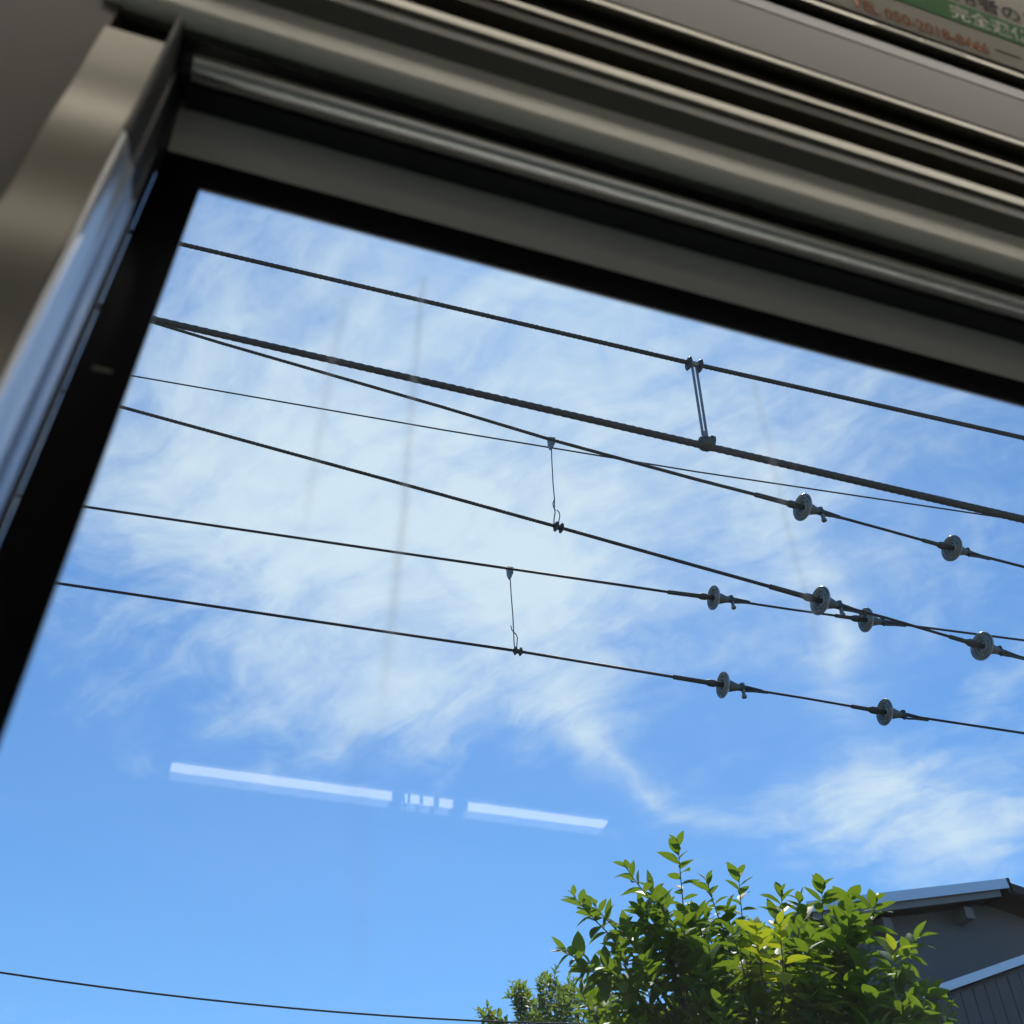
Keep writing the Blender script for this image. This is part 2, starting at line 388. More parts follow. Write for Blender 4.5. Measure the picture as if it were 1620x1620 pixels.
# shell
FL, CE, ZW = GZ + 1.12, 1.56, .742
part(MB().box(-6, 9, TY0, .50, FL - .12, FL), 'floor', 'floor')
part(MB().box(-6, 9, TY0 - .1, .56, CE, CE + .15), 'roof', 'white')
for x0, x1, n in ((-6.1, -6, 'end_wall'), (9, 9.1, 'end_wall')):
    part(MB().box(x0, x1, TY0, .50, FL, CE), n, 'white')
FW = [(-5.2, -3.6), (-2.6, -1.0), (0.0, 1.6), (2.6, 4.2), (5.2, 6.8)]
mb = MB().box(-6, 9, TY0 - .09, TY0, FL, -.25).box(-6, 9, TY0 - .09, TY0, .66, CE)
xs = [-6] + [v for w in FW for v in w] + [9]
for i in range(0, len(xs), 2): mb.box(xs[i], xs[i + 1], TY0 - .09, TY0, -.25, .66)
part(mb, 'far_wall', 'white')
for a, b in FW:
    part(MB().box(a, b, TY0 - .06, TY0 - .05, -.25, .66), 'far_window_pane', 'glass')
NW = [(-5.2, -3.6), (-2.9, -1.3), (WX0 - .06, WX1 + .06), (2.3, 3.9), (4.9, 6.5)]
mb = MB().box(-6, 9, .448, .462, FL, ZB - .06).box(-6, 9, .448, .462, ZW, CE)
xs = [-6] + [v for w in NW for v in w] + [9]
for i in range(0, len(xs), 2): mb.box(xs[i], xs[i + 1], .448, .462, ZB - .06, ZW)
part(mb, 'body_side', 'steelbody')
for a, b in NW:
    if a != WX0 - .06: part(MB().box(a, b, .452, .458, ZB - .06, ZW), 'side_window_pane', 'glass')
for x0, x1 in ((-6, -1.0), (XR + .2, 9)):     # plain inner lining away from the window
    part(MB().box(x0, x1, .352, .447, .72, CE), 'upper_lining', 'white')
part(MB().box(-6, 9, .352, .447, FL, ZB - .07), 'lower_lining', 'pillar2')
part(MB().box(XR - .1, 2.25, .352, .447, ZB - .07, .70), 'wall_panel', 'pillar2')
# benches along both walls
for y0, y1, yb in ((-.22, .345, (.25, .345)), (TY0 + .005, TY0 + .57, (TY0 + .005, TY0 + .10))):
    part(MB().box(-1.6, 4.5, y0, y1, FL + .30, FL + .42), 'bench_seat', 'seat')
    part(MB().box(-1.6, 4.5, yb[0], yb[1], FL + .421, ZB - .10), 'bench_backrest', 'seat')
    part(MB().box(-1.6, 4.5, y0 + .12, y1, FL, FL + .299), 'bench_base', 'steelbody')
# underframe
part(MB().box(-5.8, 8.8, TY0 + .3, .20, FL - .45, FL - .121), 'underframe', 'dark')
for bx in (-4, 7):
    part(MB().box(bx - 1.3, bx + 1.3, -1.75, -.25, GZ + .38, GZ + .66), 'bogie', 'dark')
    for ax in (-1.05, 1.05):
        for s in (-1, 1):
            part(MB().lathe([(-.06, .43), (.04, .43), (.045, .455), (.07, .455)], (V((bx + ax, -1.0 + s * .5335, GZ + .43)), V((0, -s, 0)), V((1, 0, 0)), V((0, 0, 1))), 32), 'wheel', 'rail')
# window: pane, rain film, black border, polished jamb
win = link('window', None, None, train); win.name = 'window'
part(MB().box(WX0 - .045, WX1 + .045, YG, YG + .027, ZB - .045, ZTOP + .045), 'glass_pane', 'glass', win)
pane = bpy.data.objects['glass_pane']; pane.data.materials.append(M['glass_coated'])
for pf in pane.data.polygons:
    if pf.normal.y > .9: pf.material_index = 1
y0, y1 = YG - .0035, YG - .0005
zt, zb = YG * T(58.45), ZB - .035
def px_on_glass(px, py):
    p = at_y(px, py, YG); return (p.x, p.z)
STREAKS = [(px_on_glass(672, 436), px_on_glass(590, 1260), .0026, .28), (px_on_glass(545, 470), px_on_glass(460, 920), .0030, .17),
           (px_on_glass(1190, 600), px_on_glass(1310, 1100), .0030, .18), (px_on_glass(1240, 560), px_on_glass(1262, 830), .0015, .10),
           (px_on_glass(560, 1150), px_on_glass(575, 1640), .006, .05)]
fm = mesh('rain_film', [(WX0, YG - .0012, ZB), (WX1, YG - .0012, ZB), (WX1, YG - .0012, ZTOP), (WX0, YG - .0012, ZTOP)], [(0, 1, 2, 3)])
M['film'] = film_mat(STREAKS)
link('rain_film', fm, 'film', win)
part(MB().box(XL, WX1 + .035, y0, y1, ZTOP, zt), 'black_border', 'frit', win)
part(MB().box(XL, WX1 + .035, y0, y1, zb, ZB), 'black_border', 'frit', win)
part(MB().box(XL, WX0, y0, y1, ZB, ZTOP), 'black_border', 'frit', win)
part(MB().box(WX1, WX1 + .035, y0, y1, ZB, ZTOP), 'black_border', 'frit', win)
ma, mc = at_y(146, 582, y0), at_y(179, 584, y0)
part(MB().box(ma.x, mc.x, y0 - .0004, y0 - .0001, ma.z - .0012, ma.z + .0012), 'pale_bar', 'paper', win)  # small pale bar on the black border
# jamb profile in (x, y): from the border inwards to the wall face with two shallow ridges
jp = [(-.1122, .4160), (-.1112, .4060), (-.1110, .3960), (-.1100, .3935), (-.1100, .3910), (-.1116, .3885), (-.1126, .3800), (-.1126, .3730), (-.1117, .3705), (-.1117, .3680),
      (-.1134, .3655), (-.1146, .3570), (-.1156, .3500), (-.1170, .3465), (-.1180, .3452), (-.1192, .3452), (-.1194, .3465), (-.1194, .4160)]
zj = .575
part(MB().prism([(x, y, zb) for x, y in jp], (0, 0, zj - zb)), 'window_jamb', 'chrome', win, True)
part(MB().prism([(x, y, zj + .0005) for x, y in jp], (0, 0, .395 * T(61.9) - zj)), 'jamb_dark_reflection', 'black', win)  # dark header reflection on the upper jamb, put in as a black piece
part(MB().prism([(2 * (WX1 + .035) - XL * 0 - (x + .1122) - (WX1 + .035), y, zb) for x, y in jp], (0, 0, zj - zb)), 'window_jamb', 'chrome', win, True)
part(MB().box(XL, WX1 + .03, .345, .416, zb - .03, zb - .001), 'window_sill', 'chrome', win)
# wall beside the window
zp = .345 * T(63.6)
pl_z = [.30 + .01 * i for i in range(36)]
def pl_y(z):      # waves shaped in to give light and dark bands of reflection
    w = max(0, min(1, (z - .30) / .06)) * max(0, min(1, (.65 - z) / .05))
    return .3455 + .0014 * w * sin(2 * pi * (z - .470) / .125)
pv = [(.3455, FL)] + [(pl_y(z), z) for z in pl_z] + [(.3455, zp), (.440, zp), (.440, FL)]
part(MB().prism([(-.1197, y, z) for y, z in pv], (-.0378, 0, 0)), 'pillar_panel', 'pillar', smooth=True)
part(MB().box(-1.0, -.159, .353, .440, ZB - .06, CE), 'wall_panel', 'pillar2')
# header, from the glass upwards
part(extr([(.4185, .4185 * T(58.42)), (.400, .400 * T(61.2)), (.403, .403 * T(61.2) + .002), (.44, .745), (.44, .4185 * T(58.42))], XL + .001, XR), 'header_panel', 'header', win)
part(MB().box(XH, XR, .4405, .447, .70, 1.5), 'recess_back', 'black')
part(extr([(.435, .748), (.44, .748), (.44, 1.5), (.435, 1.5)], XH, XR), 'recess_lining', 'black')
th = radians(62.8); rb = .845
bc = (rb * cos(th) - .012, rb * sin(th) - .022)
k = .372 / cos(th); by, bz = .372, .372 * T(62.82)
prof = []
for i in range(26):
    a = 2 * pi * i / 26; r = .0102 * (1 + .10 * cos(2 * (a - .6)))
    prof.append((by + r * cos(a), bz + r * sin(a)))
bar = part(extr(prof, -.104, XR), 'blind_pull_bar', 'blindbar', smooth=True)
mb = extr([(by + .011 * cos(2 * pi * i / 16), bz + .011 * sin(2 * pi * i / 16)) for i in range(16)], -.111, -.1041)
mb.build('bar_end_cap', 'black', bar)
part(MB().box(-.108, XR, by + .012, by + .03, bz - .003, bz + .022), 'blind_roll', 'black')
# satin panel with rounded lower edge
pp = [(.366, .366 * T(64.25))] + [(.352 + .010 * cos(a), .757 + .010 * sin(a)) for a in [radians(d) for d in (-80, -100, -120, -140, -160, -178)]] + [(.3420, .3450 * T(66.6)), (.366, .3450 * T(66.6))]
pp = [(y + .0022, z) for y, z in pp]
part(extr(pp, XH, XR), 'cove_panel', 'satin', smooth=True)
z5 = .3450 * T(66.6)
part(extr([(.3440, z5 + .0006), (.3315, .3315 * T(67.7)), (.3295, .3295 * T(68.28)), (.37, .3295 * T(68.28)), (.37, z5 + .0006)], XH, XR), 'shelf_edge', 'olive')
def bead(a, b, y, mat, name='trim_bar'):
    """flat bright bar seen between two elevation angles, face tilted half way between the lamp row and the eye"""
    m_ = (a + b) / 2; c = V((y, y * T(m_))); l = V((.08, 1.51)) - c
    h = ((-c).normalized() + l.normalized()).normalized(); t_ = V((h.y, -h.x))
    if t_.y < 0: t_ = -t_
    H = radians(b - a) * c.length / abs(t_.normalized().dot(V((-c.y, c.x)).normalized())) / 2
    p0, p1 = c - t_ * H, c + t_ * H; k_ = -h
    pr = [p0 + k_ * .0006, p0 + t_ * .0010, p1 - t_ * .0010, p1 + k_ * .0006, p1 + k_ * .006, p0 + k_ * .006]
    return part(extr([(p.x, p.y) for p in pr], XH, XR), name, mat)
bead(68.36, 68.72, .3275, 'alu')
part(extr([(.3290, .3290 * T(69.5)), (.3262, .3262 * T(69.95)), (.345, .3262 * T(69.95)), (.345, .3290 * T(69.5))], XH, XR), 'rail_lip', 'bronze')
bead(70.05, 70.28, .3245, 'alu')
part(extr([(.340, .3262 * T(69.95) + .001), (.336, .336 * T(70.85)), (.331, .331 * T(71.0)), (.331, .331 * T(71.15)), (.35, .331 * T(71.15)), (.35, .3262 * T(69.95) + .001)], XH, XR), 'rail_channel', 'bronze')
bead(71.32, 71.54, .3215, 'alu')
part(extr([(.3205, .3205 * T(71.62)), (.3120, .3120 * T(73.45)), (.34, .3120 * T(73.45)), (.34, .3205 * T(71.62))], XH, XR), 'fascia_panel', 'greypanel')
bead(73.50, 73.92, .3105, 'dullbar')
bead(74.50, 74.72, .3060, 'alu')
PA, PB = V((0, .3045, .3045 * T(74.76))), V((0, .235, 1.42))      # poster plane, lower and upper edge in the section
pn = V((0, -(PB.z - PA.z), PB.y - PA.y)).normalized()              # faces the cabin
q1, q2 = PA - pn * .002, PB - pn * .002
part(MB().prism([(XH, q1.y, q1.z), (XH, q2.y, q2.z), (XH, q2.y + .012, q2.z), (XH, q1.y + .012, q1.z)], (XR - XH, 0, 0)), 'poster_panel', 'greypanel')
part(MB().box(XH, XR, .215, .26, 1.421, CE), 'ceiling_cove', 'white')
# ceiling lamps: tube, tray, added blockers
def tube_x(px, py): return at_z(px, py, 1.53).x
LX0, LX1 = tube_x(270, 1213), tube_x(955, 1308)
GB = [(617, 637), (641, 645), (660, 665), (682, 690), (712, 735)]
for yl in (-2.125, .08):
    for kx in ((-1, 0, 1) if yl < -1 else (-1, 0, 1, 2, 3)):
        x0, x1 = LX0 + 3.3 * kx, LX1 + 3.3 * kx
        if yl > 0: x0, x1 = LX0 + 1.5 * kx, LX1 + 1.5 * kx  # unseen near row, packed closer with added lamps to brighten the trims
        lamp = part(MB().prism([(x0 - .05, yl - .06, CE - .002), (x0 - .05, yl - .053, CE - .022), (x0 - .05, yl + .053, CE - .022), (x0 - .05, yl + .06, CE - .002)], (x1 - x0 + .1, 0, 0)), 'ceiling_lamp', 'white')
        hw, z0 = (.022, 1.5265) if yl < -1 else (.048, 1.508)  # near diffusers made wider for more light on the trims
        MB().prism([(x0, yl - hw, z0 + .005), (x0, yl - hw + .006, z0), (x0, yl + hw - .006, z0), (x0, yl + hw, z0 + .005), (x0, yl + hw, 1.5365), (x0, yl - hw, 1.5365)], (x1 - x0, 0, 0)).build('lamp_diffuser', 'tube', lamp)
        for xe in (x0, x1):
            s = -1 if xe == x0 else 1
            MB().box(min(xe, xe + s * .03), max(xe, xe + s * .03), yl - hw - .003, yl + hw + .003, z0 - .002, CE - .0225).build('lamp_holder', 'white', lamp)
        if kx == 0 and yl < -1:
            for a, b in GB:
                xa, xb = tube_x(a, 1262 + (a - 612) * .1387), tube_x(b, 1262 + (b - 612) * .1387)
                MB().box(xa, xb, yl + .024, yl + .028, 1.49, CE - .0225).build('lamp_blocker', 'dark', lamp)  # added blockers that break up the lamp's reflection in the glass

for ya, yb_ in ((-.36, -.08), (-.90, -.52), (-1.48, -1.10), (-1.92, -1.64)):     # unseen dark strips added to band the pillar's reflections
    part(MB().box(-5.5, 8.5, ya, yb_, CE - .012, CE - .001), 'ceiling_dark_strip', 'bronze')

# ---------------------------------------------------------------- poster
poster = thing('poster', (.9, PA.y, PA.z), 'recruitment poster with orange telephone number and green band above the window rails', 'poster')
pu = (PB - PA).normalized()
def on_poster(px, py, lift=0.0):
    d = ray(px, py); t = PA.dot(pn) / d.dot(pn); return d * t + pn * lift
def poster_uv(px, py):
    p = on_poster(px, py); return p.x, (p - PA).dot(pu)
def pquad(name, u0, u1, v0, v1, lift, mat, slant=0.0):
    P = lambda u, v: V((u, 0, 0)) + V((0, PA.y, PA.z)) + pu * v + pn * lift
    vs = [P(u0, v0), P(u1, v0), P(u1 + slant, v1), P(u0 + slant, v1)]
    return MB().prism(vs, pn * .0004).build(name, mat, poster)
pquad('sheet', .20, 1.15, .001, .27, .0005, 'paper')
def ptext(name, s, u, v, h, mat, w=None, lift=.0016, bold=.0):
    cu = bpy.data.curves.new(name, 'FONT'); cu.body = s; cu.size = 1.0; cu.offset = bold; cu.resolution_u = 2
    o = bpy.data.objects.new(name, cu); COL.objects.link(o)
    bpy.context.view_layer.update()
    me = bpy.data.meshes.new_from_object(o.evaluated_get(bpy.context.evaluated_depsgraph_get()))
    bpy.data.objects.remove(o); bpy.data.curves.remove(cu)
    xs = [v.co.x for v in me.vertices]; ys = [v.co.y for v in me.vertices]
    sy = h / (max(ys) - min(ys)); sx = sy if w is None else w / (max(xs) - min(xs))
    x0, yb = min(xs), min(ys)
    for vv in me.vertices:
        p = V((u, PA.y, PA.z)) + V(((vv.co.x - x0) * sx, 0, 0)) + pu * (v + (vv.co.y - yb) * sy) + pn * lift
        vv.co = p
    me.materials.clear()
    return link(name, me, mat, poster)
ua, va = poster_uv(1347, 12); ub, vb = poster_uv(1566, 90); _, vt = poster_uv(1563, 72)
hh = vt - vb
ptext('telephone_line', 'TEL 050-2018-8446', ua, (va + vb) / 2, hh, 'paper_orange', ub - ua, bold=.02)
u0, v0 = poster_uv(1620, 75); _, v1 = poster_uv(1620, 46)
u1, v1b = poster_uv(1440, 0)
ul, _ = poster_uv(1497, 4)
ug, _ = poster_uv(1446, 6)
pquad('green_band', ug - .06, 1.15, v0, v0 + (v1 - v0) * 1.0, .0010, 'paper_green')
pquad('green_block', ug, ul, v0 + (v1 - v0) * 1.001, .262, .0010, 'paper_green')
pquad('maroon_block', ug - .06, ug - .001, v0 + (v1 - v0) * 1.001, .262, .0010, 'paper_maroon')
uk, vk = poster_uv(1503, 25)
ptext('green_band_line', '完全週休2日', uk, v0 + (v1 - v0) * .14, (v1 - v0) * .72, 'paper_white', bold=.02)
ptext('black_line', '利用者のファ', uk - .018, v1 + (v1 - v0) * .12, (v1 - v0) * .80, 'paper_black', bold=.015)
for (ax, ay), (bx_, by_) in (((1385, 37), (1455, 62)), ((1460, 64), (1530, 86)), ((1575, 83), (1612, 92))):
    ux, vx = poster_uv(ax, ay); uy, vy = poster_uv(bx_, by_)
    pquad('fine_print_bar', min(ux, uy), max(ux, uy), (vx + vy) / 2, (vx + vy) / 2 + .0022, .0010, 'paper_grey')

# ---------------------------------------------------------------- overhead wires
def helix_wire(pts, rads, lobes=6, sides=18, lay=.17, depth=.13):
    """stranded wire: lobed section twisted along the path"""
    out = [pts[0]]; rr = [rads[0]]
    for i in range(len(pts) - 1):
        n = max(1, int((pts[i + 1] - pts[i]).length / .02)) if max(abs(pts[i].x), abs(pts[i + 1].x)) < 9 else 2
        for k in range(1, n + 1):
            out.append(pts[i].lerp(pts[i + 1], k / n)); rr.append(rads[i] + (rads[i + 1] - rads[i]) * k / n)
    mb = MB(); ln = 0
    for i, p in enumerate(out):
        if i: ln += (p - out[i - 1]).length
        t = (out[min(i + 1, len(out) - 1)] - out[max(i - 1, 0)]).normalized()
        nx = t.cross(V((0, 0, 1))).normalized(); ny = t.cross(nx)
        for k in range(sides):
            a = 2 * pi * k / sides; r = rr[i] * (1 - depth + depth * abs(cos(lobes / 2 * a)) * 1.2)
            a2 = a + 2 * pi * ln / lay
            mb.v.append(tuple(p + (nx * cos(a2) + ny * sin(a2)) * r))
    for i in range(len(out) - 1):
        for k in range(sides):
            k2 = (k + 1) % sides
            mb.f.append((i * sides + k, i * sides + k2, (i + 1) * sides + k2, (i + 1) * sides + k))
    mb.f.append(tuple(range(sides - 1, -1, -1))); mb.f.append(tuple((len(out) - 1) * sides + k for k in range(sides)))
    return mb
XA, XB = -22.0, 30.0
def level_pts(px, z): return [at_z(x, y, z) for x, y in px]
def vplane(a, b):
    d = (b - a); n = V((-d.y, d.x, 0)).normalized(); return n, n.dot(a)
def on_plane(px, py, pl):
    d = ray(px, py); return d * (pl[1] / d.dot(pl[0]))
def extend(pts):
    a, b = pts[0], pts[1]; c, e = pts[-2], pts[-1]
    sa = (a - b) / (a.x - b.x); se = (e - c) / (e.x - c.x); sa.z *= .3; se.z *= .3
    return [a + sa * (XA - a.x)] + pts + [e + se * (XB - e.x)]
W = {}
def wire(key, pts, rpx, label, mat, cat='wire', group=None, strand=True, lay=.17):
    full = extend(pts)
    rr = [max(2e-3, rpx[0] / 1620 * pts[0].dot(f_))] + [r / 1620 * p.dot(f_) for r, p in zip(rpx, pts)] + [rpx[-1] / 1620 * pts[-1].dot(f_)]
    mb = helix_wire(full, rr, lay=lay) if strand else MB().tube([p for p in full], rr, 8)
    o = mb.build('overhead_wire', mat, None, True); W[key] = (full, rr, pts)
    tag(o, label, cat, group); return o
# tracks beyond: nearer pair
p2 = [(246, 506), (700, 610), (1100, 702), (1620, 822)]; p1 = [(286, 386), (700, 483), (1094, 575), (1620, 693)]
w2 = level_pts(p2, 3.1); pl12 = vplane(w2[0], w2[-1]); w2 = [on_plane(x, y, pl12) for x, y in p2]
w1 = [on_plane(x, y, pl12) for x, y in p1]
wire(1, w1, (3.8, 3.8, 3.9, 3.9), 'stranded dark wire running highest, above the thick cable and gripped by the double-bar hanger', 'wire', lay=.15)
wire(2, w2, (5.6, 5.8, 6.0, 6.4), 'thickest dark cable, hung from the wire above by the double-bar hanger', 'wire', lay=.22)
p4 = [(200, 646), (700, 783), (880, 833), (1100, 895), (1225, 930), (1300, 951), (1400, 977), (1556, 1023), (1620, 1041)]
p3 = [(242, 510), (354, 544), (700, 644), (873, 696), (1100, 758), (1197, 783), (1272, 803), (1400, 838), (1508, 868), (1620, 897)]
w4 = level_pts(p4, 3.9); pl34 = vplane(w4[0], w4[-1]); w4 = [on_plane(x, y, pl34) for x, y in p4]; w3 = [on_plane(x, y, pl34) for x, y in p3]
wire(3, w3, (2.6, 2.7, 2.8, 2.9, 3.0, 3.0, 2.6, 2.4, 2.4, 2.4), 'dark wire branching just under the thickest cable, carrying two disc insulators above a looped dropper', 'wire', lay=.14)
wire(4, w4, (2.9, 3.0, 3.0, 3.1, 3.1, 2.8, 2.5, 2.4, 2.4), 'dark wire under the looped dropper, its disc insulators crossing in front of the lower wires', 'wire', lay=.14)
p6 = [(93, 923), (560, 992), (819, 1030), (1072, 1072), (1146, 1084), (1270, 1104), (1402, 1127), (1620, 1160)]
p5 = [(137, 802), (560, 864), (808, 900), (1060, 937), (1131, 946), (1250, 964), (1372, 981), (1620, 1013)]
w6 = level_pts(p6, 4.1); pl56 = vplane(w6[0], w6[-1]); w6 = [on_plane(x, y, pl56) for x, y in p6]; w5 = [on_plane(x, y, pl56) for x, y in p5]
wire(5, w5, (2.3, 2.4, 2.4, 2.4, 2.3, 2.0, 2.0, 2.0), 'dark wire carrying the frayed dropper on its clip and two grey disc insulators', 'wire2', lay=.12)
wire(6, w6, (2.5, 2.6, 2.6, 2.6, 2.4, 2.1, 2.1, 2.2), 'lowest of the overhead wires with insulators, hanging from the frayed dropper', 'wire2', lay=.12)
w7 = level_pts([(212, 595), (700, 680), (1100, 746), (1620, 824)], 5.6)
wire(7, w7, (1.2, 1.25, 1.25, 1.25), 'hair-thin plain dark wire crossing behind the branching wire', 'wire2', strand=False)
w8 = [at_y(x, y, 9.6) for x, y in ((0, 1537), (250, 1575), (410, 1591), (600, 1605), (780, 1614.5), (1000, 1622))]
import numpy as np
co = np.polyfit([p.x for p in w8], [p.z for p in w8], 2)
xs8 = [w8[0].x - 12 + i * .4 for i in range(int((w8[-1].x - w8[0].x + 22) / .4))]
full8 = [V((x, 9.6, float(np.polyval(co, min(x, w8[-1].x))))) for x in xs8]
o = MB().tube(full8, [1.35 / 1620 * 10] * len(full8), 8).build('overhead_wire', 'wire2', None, True)
tag(o, 'single thin sagging wire low in the clear sky, passing in front of the small-leaved tree', 'wire')

# insulators
def frame_on(key, px, py):
    pl = {3: pl34, 4: pl34, 5: pl56, 6: pl56}[key]; pts = W[key][2]
    p = on_plane(px, py, pl)
    for i in range(len(pts) - 1):
        if pts[i].x <= p.x <= pts[i + 1].x: break
    t = (pts[i + 1] - pts[i]).normalized(); p = pts[i] + t * (p - pts[i]).dot(t)
    w = V((0, 0, 1)); w = (w - t * w.dot(t)).normalized(); return p, t, t.cross(w), w
def loc_of(fr, a, u, w): o, t, uu, ww = fr; return o + t * a + uu * u + ww * w
INS = [(3, 1272, 803, 45.5, 1, 'disc insulator on the branching wire, next to the looped dropper'),
       (3, 1508, 868, 43, 0, 'disc insulator on the branching wire, farther from the looped dropper'),
       (4, 1300, 951, 48, 1, 'largest disc insulator, with hanging bolt, on the wire under the looped dropper'),
       (4, 1556, 1023, 47, 0, 'disc insulator past the wire crossing, on the wire under the looped dropper'),
       (5, 1131, 946, 40, 1, 'disc insulator on the wire that carries the frayed dropper, before the wire crossing'),
       (5, 1372, 981, 40, 0, 'disc insulator partly hidden by the wire crossing in front of it'),
       (6, 1146, 1084, 43, 1, 'disc insulator on the lowest insulated wire, next to the frayed dropper'),
       (6, 1402, 1127, 43, 0, 'disc insulator on the lowest insulated wire, farther from the frayed dropper')]
for key, px, py, dpx, first, lab in INS:
    fr = frame_on(key, px, py); o, t, uu, ww = fr
    D = dpx / 1620 * o.dot(f_); R = D / 2
    ins = thing('disc_insulator', o, 'grey porcelain ' + lab, 'insulator', 'disc insulators strung on the overhead wires')
    # underside with concentric ribs faces -t, smooth shell towards +t
    prof = [(a * D, r * D) for a, r in ((-.03, .02), (-.03, .13), (.00, .15), (.00, .19), (-.10, .215), (-.12, .235), (-.10, .255), (.00, .28), (.00, .325), (-.09, .35), (-.105, .365), (-.09, .38), (-.01, .40),
            (-.03, .435), (-.085, .47), (-.10, .485), (-.085, .5), (-.05, .497), (.0, .45), (.05, .37), (.09, .29), (.12, .23), (.13, .10))]
    MB().lathe(prof, fr, 36).build('disc', 'porcelain', ins, True)
    MB().lathe([(a * D, r * D) for a, r in ((.11, .215), (.15, .23), (.24, .215), (.40, .165), (.55, .125), (.60, .12), (.62, .08))], fr, 20).build('cap', 'capmetal', ins, True)
    MB().lathe([(a * D, r * D) for a, r in ((-.72, .06), (-.70, .10), (-.60, .135), (-.40, .135), (-.34, .10), (-.02, .095))], fr, 14).build('pin', 'fitting', ins, True)
    # sleeve gripping the wire on the pin side
    L = 1.35 * D if first else .75 * D
    rw = (.088 if first else .075) * D
    MB().lathe([(-.68 * D - L, rw * .7), (-.67 * D - L, rw), (-.70 * D, rw * 1.05), (-.69 * D, rw * .7)], fr, 12).build('sleeve', 'fitting', ins, True)
    # clevis with bolt and wire loop on the cap side
    mb = MB()
    for s in (-1, 1):
        mb.prism([loc_of(fr, a * D, s * .07 * D - .018 * D, w * D) for a, w in ((.56, -.09), (.78, -.08), (.83, 0), (.78, .08), (.56, .11))], uu * .036 * D)
    mb.build('clevis', 'fitting', ins)
    bl = .34 if first else .14
    mb = MB().tube([loc_of(fr, .74 * D, 0, .15 * D), loc_of(fr, .74 * D, 0, -bl * D)], .07 * D, 10)
    if first: mb.tube([loc_of(fr, .74 * D, 0, -bl * D + .02 * D), loc_of(fr, .74 * D, 0, -bl * D - .07 * D)], .095 * D, 6)
    mb.tube([loc_of(fr, .74 * D, 0, .13 * D), loc_of(fr, .74 * D, 0, .19 * D)], .10 * D, 6)
    mb.build('bolt', 'galv' if first else 'fitting', ins)
    lp = [loc_of(fr, a * D, 0, w * D) for a, w in ((1.55, .03), (1.15, .07), (.86, .10), (.70, .06), (.70, -.06), (.88, -.11), (1.20, -.06), (1.75, -.03))]
    MB().tube(lp, .042 * D, 8).build('wire_loop', 'fitting', ins, True)

# double-bar hanger between wires 1 and 2
def P12(x, y): return on_plane(x, y, pl12)
hup, hlo = P12(1098, 576), P12(1117, 698)
t12 = (w2[-1] - w2[0]).normalized(); sc = hup.dot(f_) / 1620
han = thing('wire_hanger', hlo, 'galvanised double-bar hanger clamped between the highest wire and the thickest cable', 'hanger')
n12 = pl12[0]
mb = MB()
for s, c in ((-1, 'bar'), (1, 'bar')):
    a = hup + t12 * (s * 4.3 * sc) + n12 * .003 * s; b = hlo + t12 * (s * 3.9 * sc) + n12 * .003 * s
    dv = (b - a).normalized(); sd = t12 * 2.0 * sc; th_ = n12 * .004
    MB().prism([a - sd - dv * 8 * sc, a + sd - dv * 8 * sc, b + sd - dv * 6 * sc, b - sd - dv * 6 * sc], th_).build('bar', 'galv', han)
for s in (-1, 1):
    c = hup + t12 * (s * 9.5 * sc) - V((0, 0, 1)) * 2 * sc
    MB().lathe([(-2.6 * sc, 3 * sc), (-2.2 * sc, 9.5 * sc), (0, 12 * sc), (2.2 * sc, 9.5 * sc), (2.6 * sc, 3 * sc)], (c, t12, n12, V((0, 0, 1))), 20).build('clamp_disc', 'fitting', han, True)
MB().tube([hup - t12 * 12 * sc, hup + t12 * 12 * sc], 4.6 * sc, 10).build('clamp_pin', 'galv', han, True)
MB().lathe([(-11 * sc, 5 * sc), (-10 * sc, 9 * sc), (-4 * sc, 11.5 * sc), (4 * sc, 11.5 * sc), (10 * sc, 9 * sc), (11 * sc, 5 * sc)], (P12(1117, 702), t12, n12, V((0, 0, 1))), 18).build('saddle', 'fitting', han, True)
MB().lathe([(-2 * sc, 6 * sc), (-2 * sc, 10.5 * sc), (2 * sc, 10.5 * sc), (2 * sc, 6 * sc)], (P12(1126, 700), t12, n12, V((0, 0, 1))), 14).build('clamp_disc', 'fitting', han, True)
MB().tube([P12(1113, 684), P12(1115, 698)], 3.2 * sc, 8).build('eye_bolt', 'galv', han, True)

# droppers
def dropper(pl, n, t, clip, stem, tail, discs, disc_r, label, white=None):
    P = lambda q, o=0.0: on_plane(q[0], q[1], pl) + n * o
    base = P(discs[0]); s = base.dot(f_) / 1620
    d = thing('wire_dropper', base, label, 'dropper')
    c = P(clip)
    MB().prism([P((clip[0] - 5, clip[1] - 6)), P((clip[0] + 4.5, clip[1] - 5)), P((clip[0] + 4, clip[1] + 5)), P((clip[0] + 1.5, clip[1] + 10)), P((clip[0] - 1, clip[1] + 10)), P((clip[0] - 4, clip[1] + 4))], n * 9 * s).build('clip', 'galv', d)
    MB().tube([P(q, 4.5 * s) for q in stem], 1.0 * s, 8).build('stem', 'dropper', d, True)
    MB().tube([P(q, (4.5 if i % 2 else 3.2) * s) for i, q in enumerate(tail)], .9 * s, 8).build('tail', 'dropper', d, True)
    for q in discs:
        c = P(q); MB().lathe([(-1.8 * s, 2 * s), (-1.6 * s, disc_r * .8 * s), (0, disc_r * s), (1.6 * s, disc_r * .8 * s), (1.8 * s, 2 * s)], (c, t, n, V((0, 0, 1))), 16).build('clamp_disc', 'fitting', d, True)
    MB().tube([P(discs[0]) - t * 3 * s, P(discs[1]) + t * 3 * s], 4.2 * s, 10).build('clamp_body', 'fitting', d, True)
t34 = (w4[-1] - w4[0]).normalized(); t56 = (w6[-1] - w6[0]).normalized()
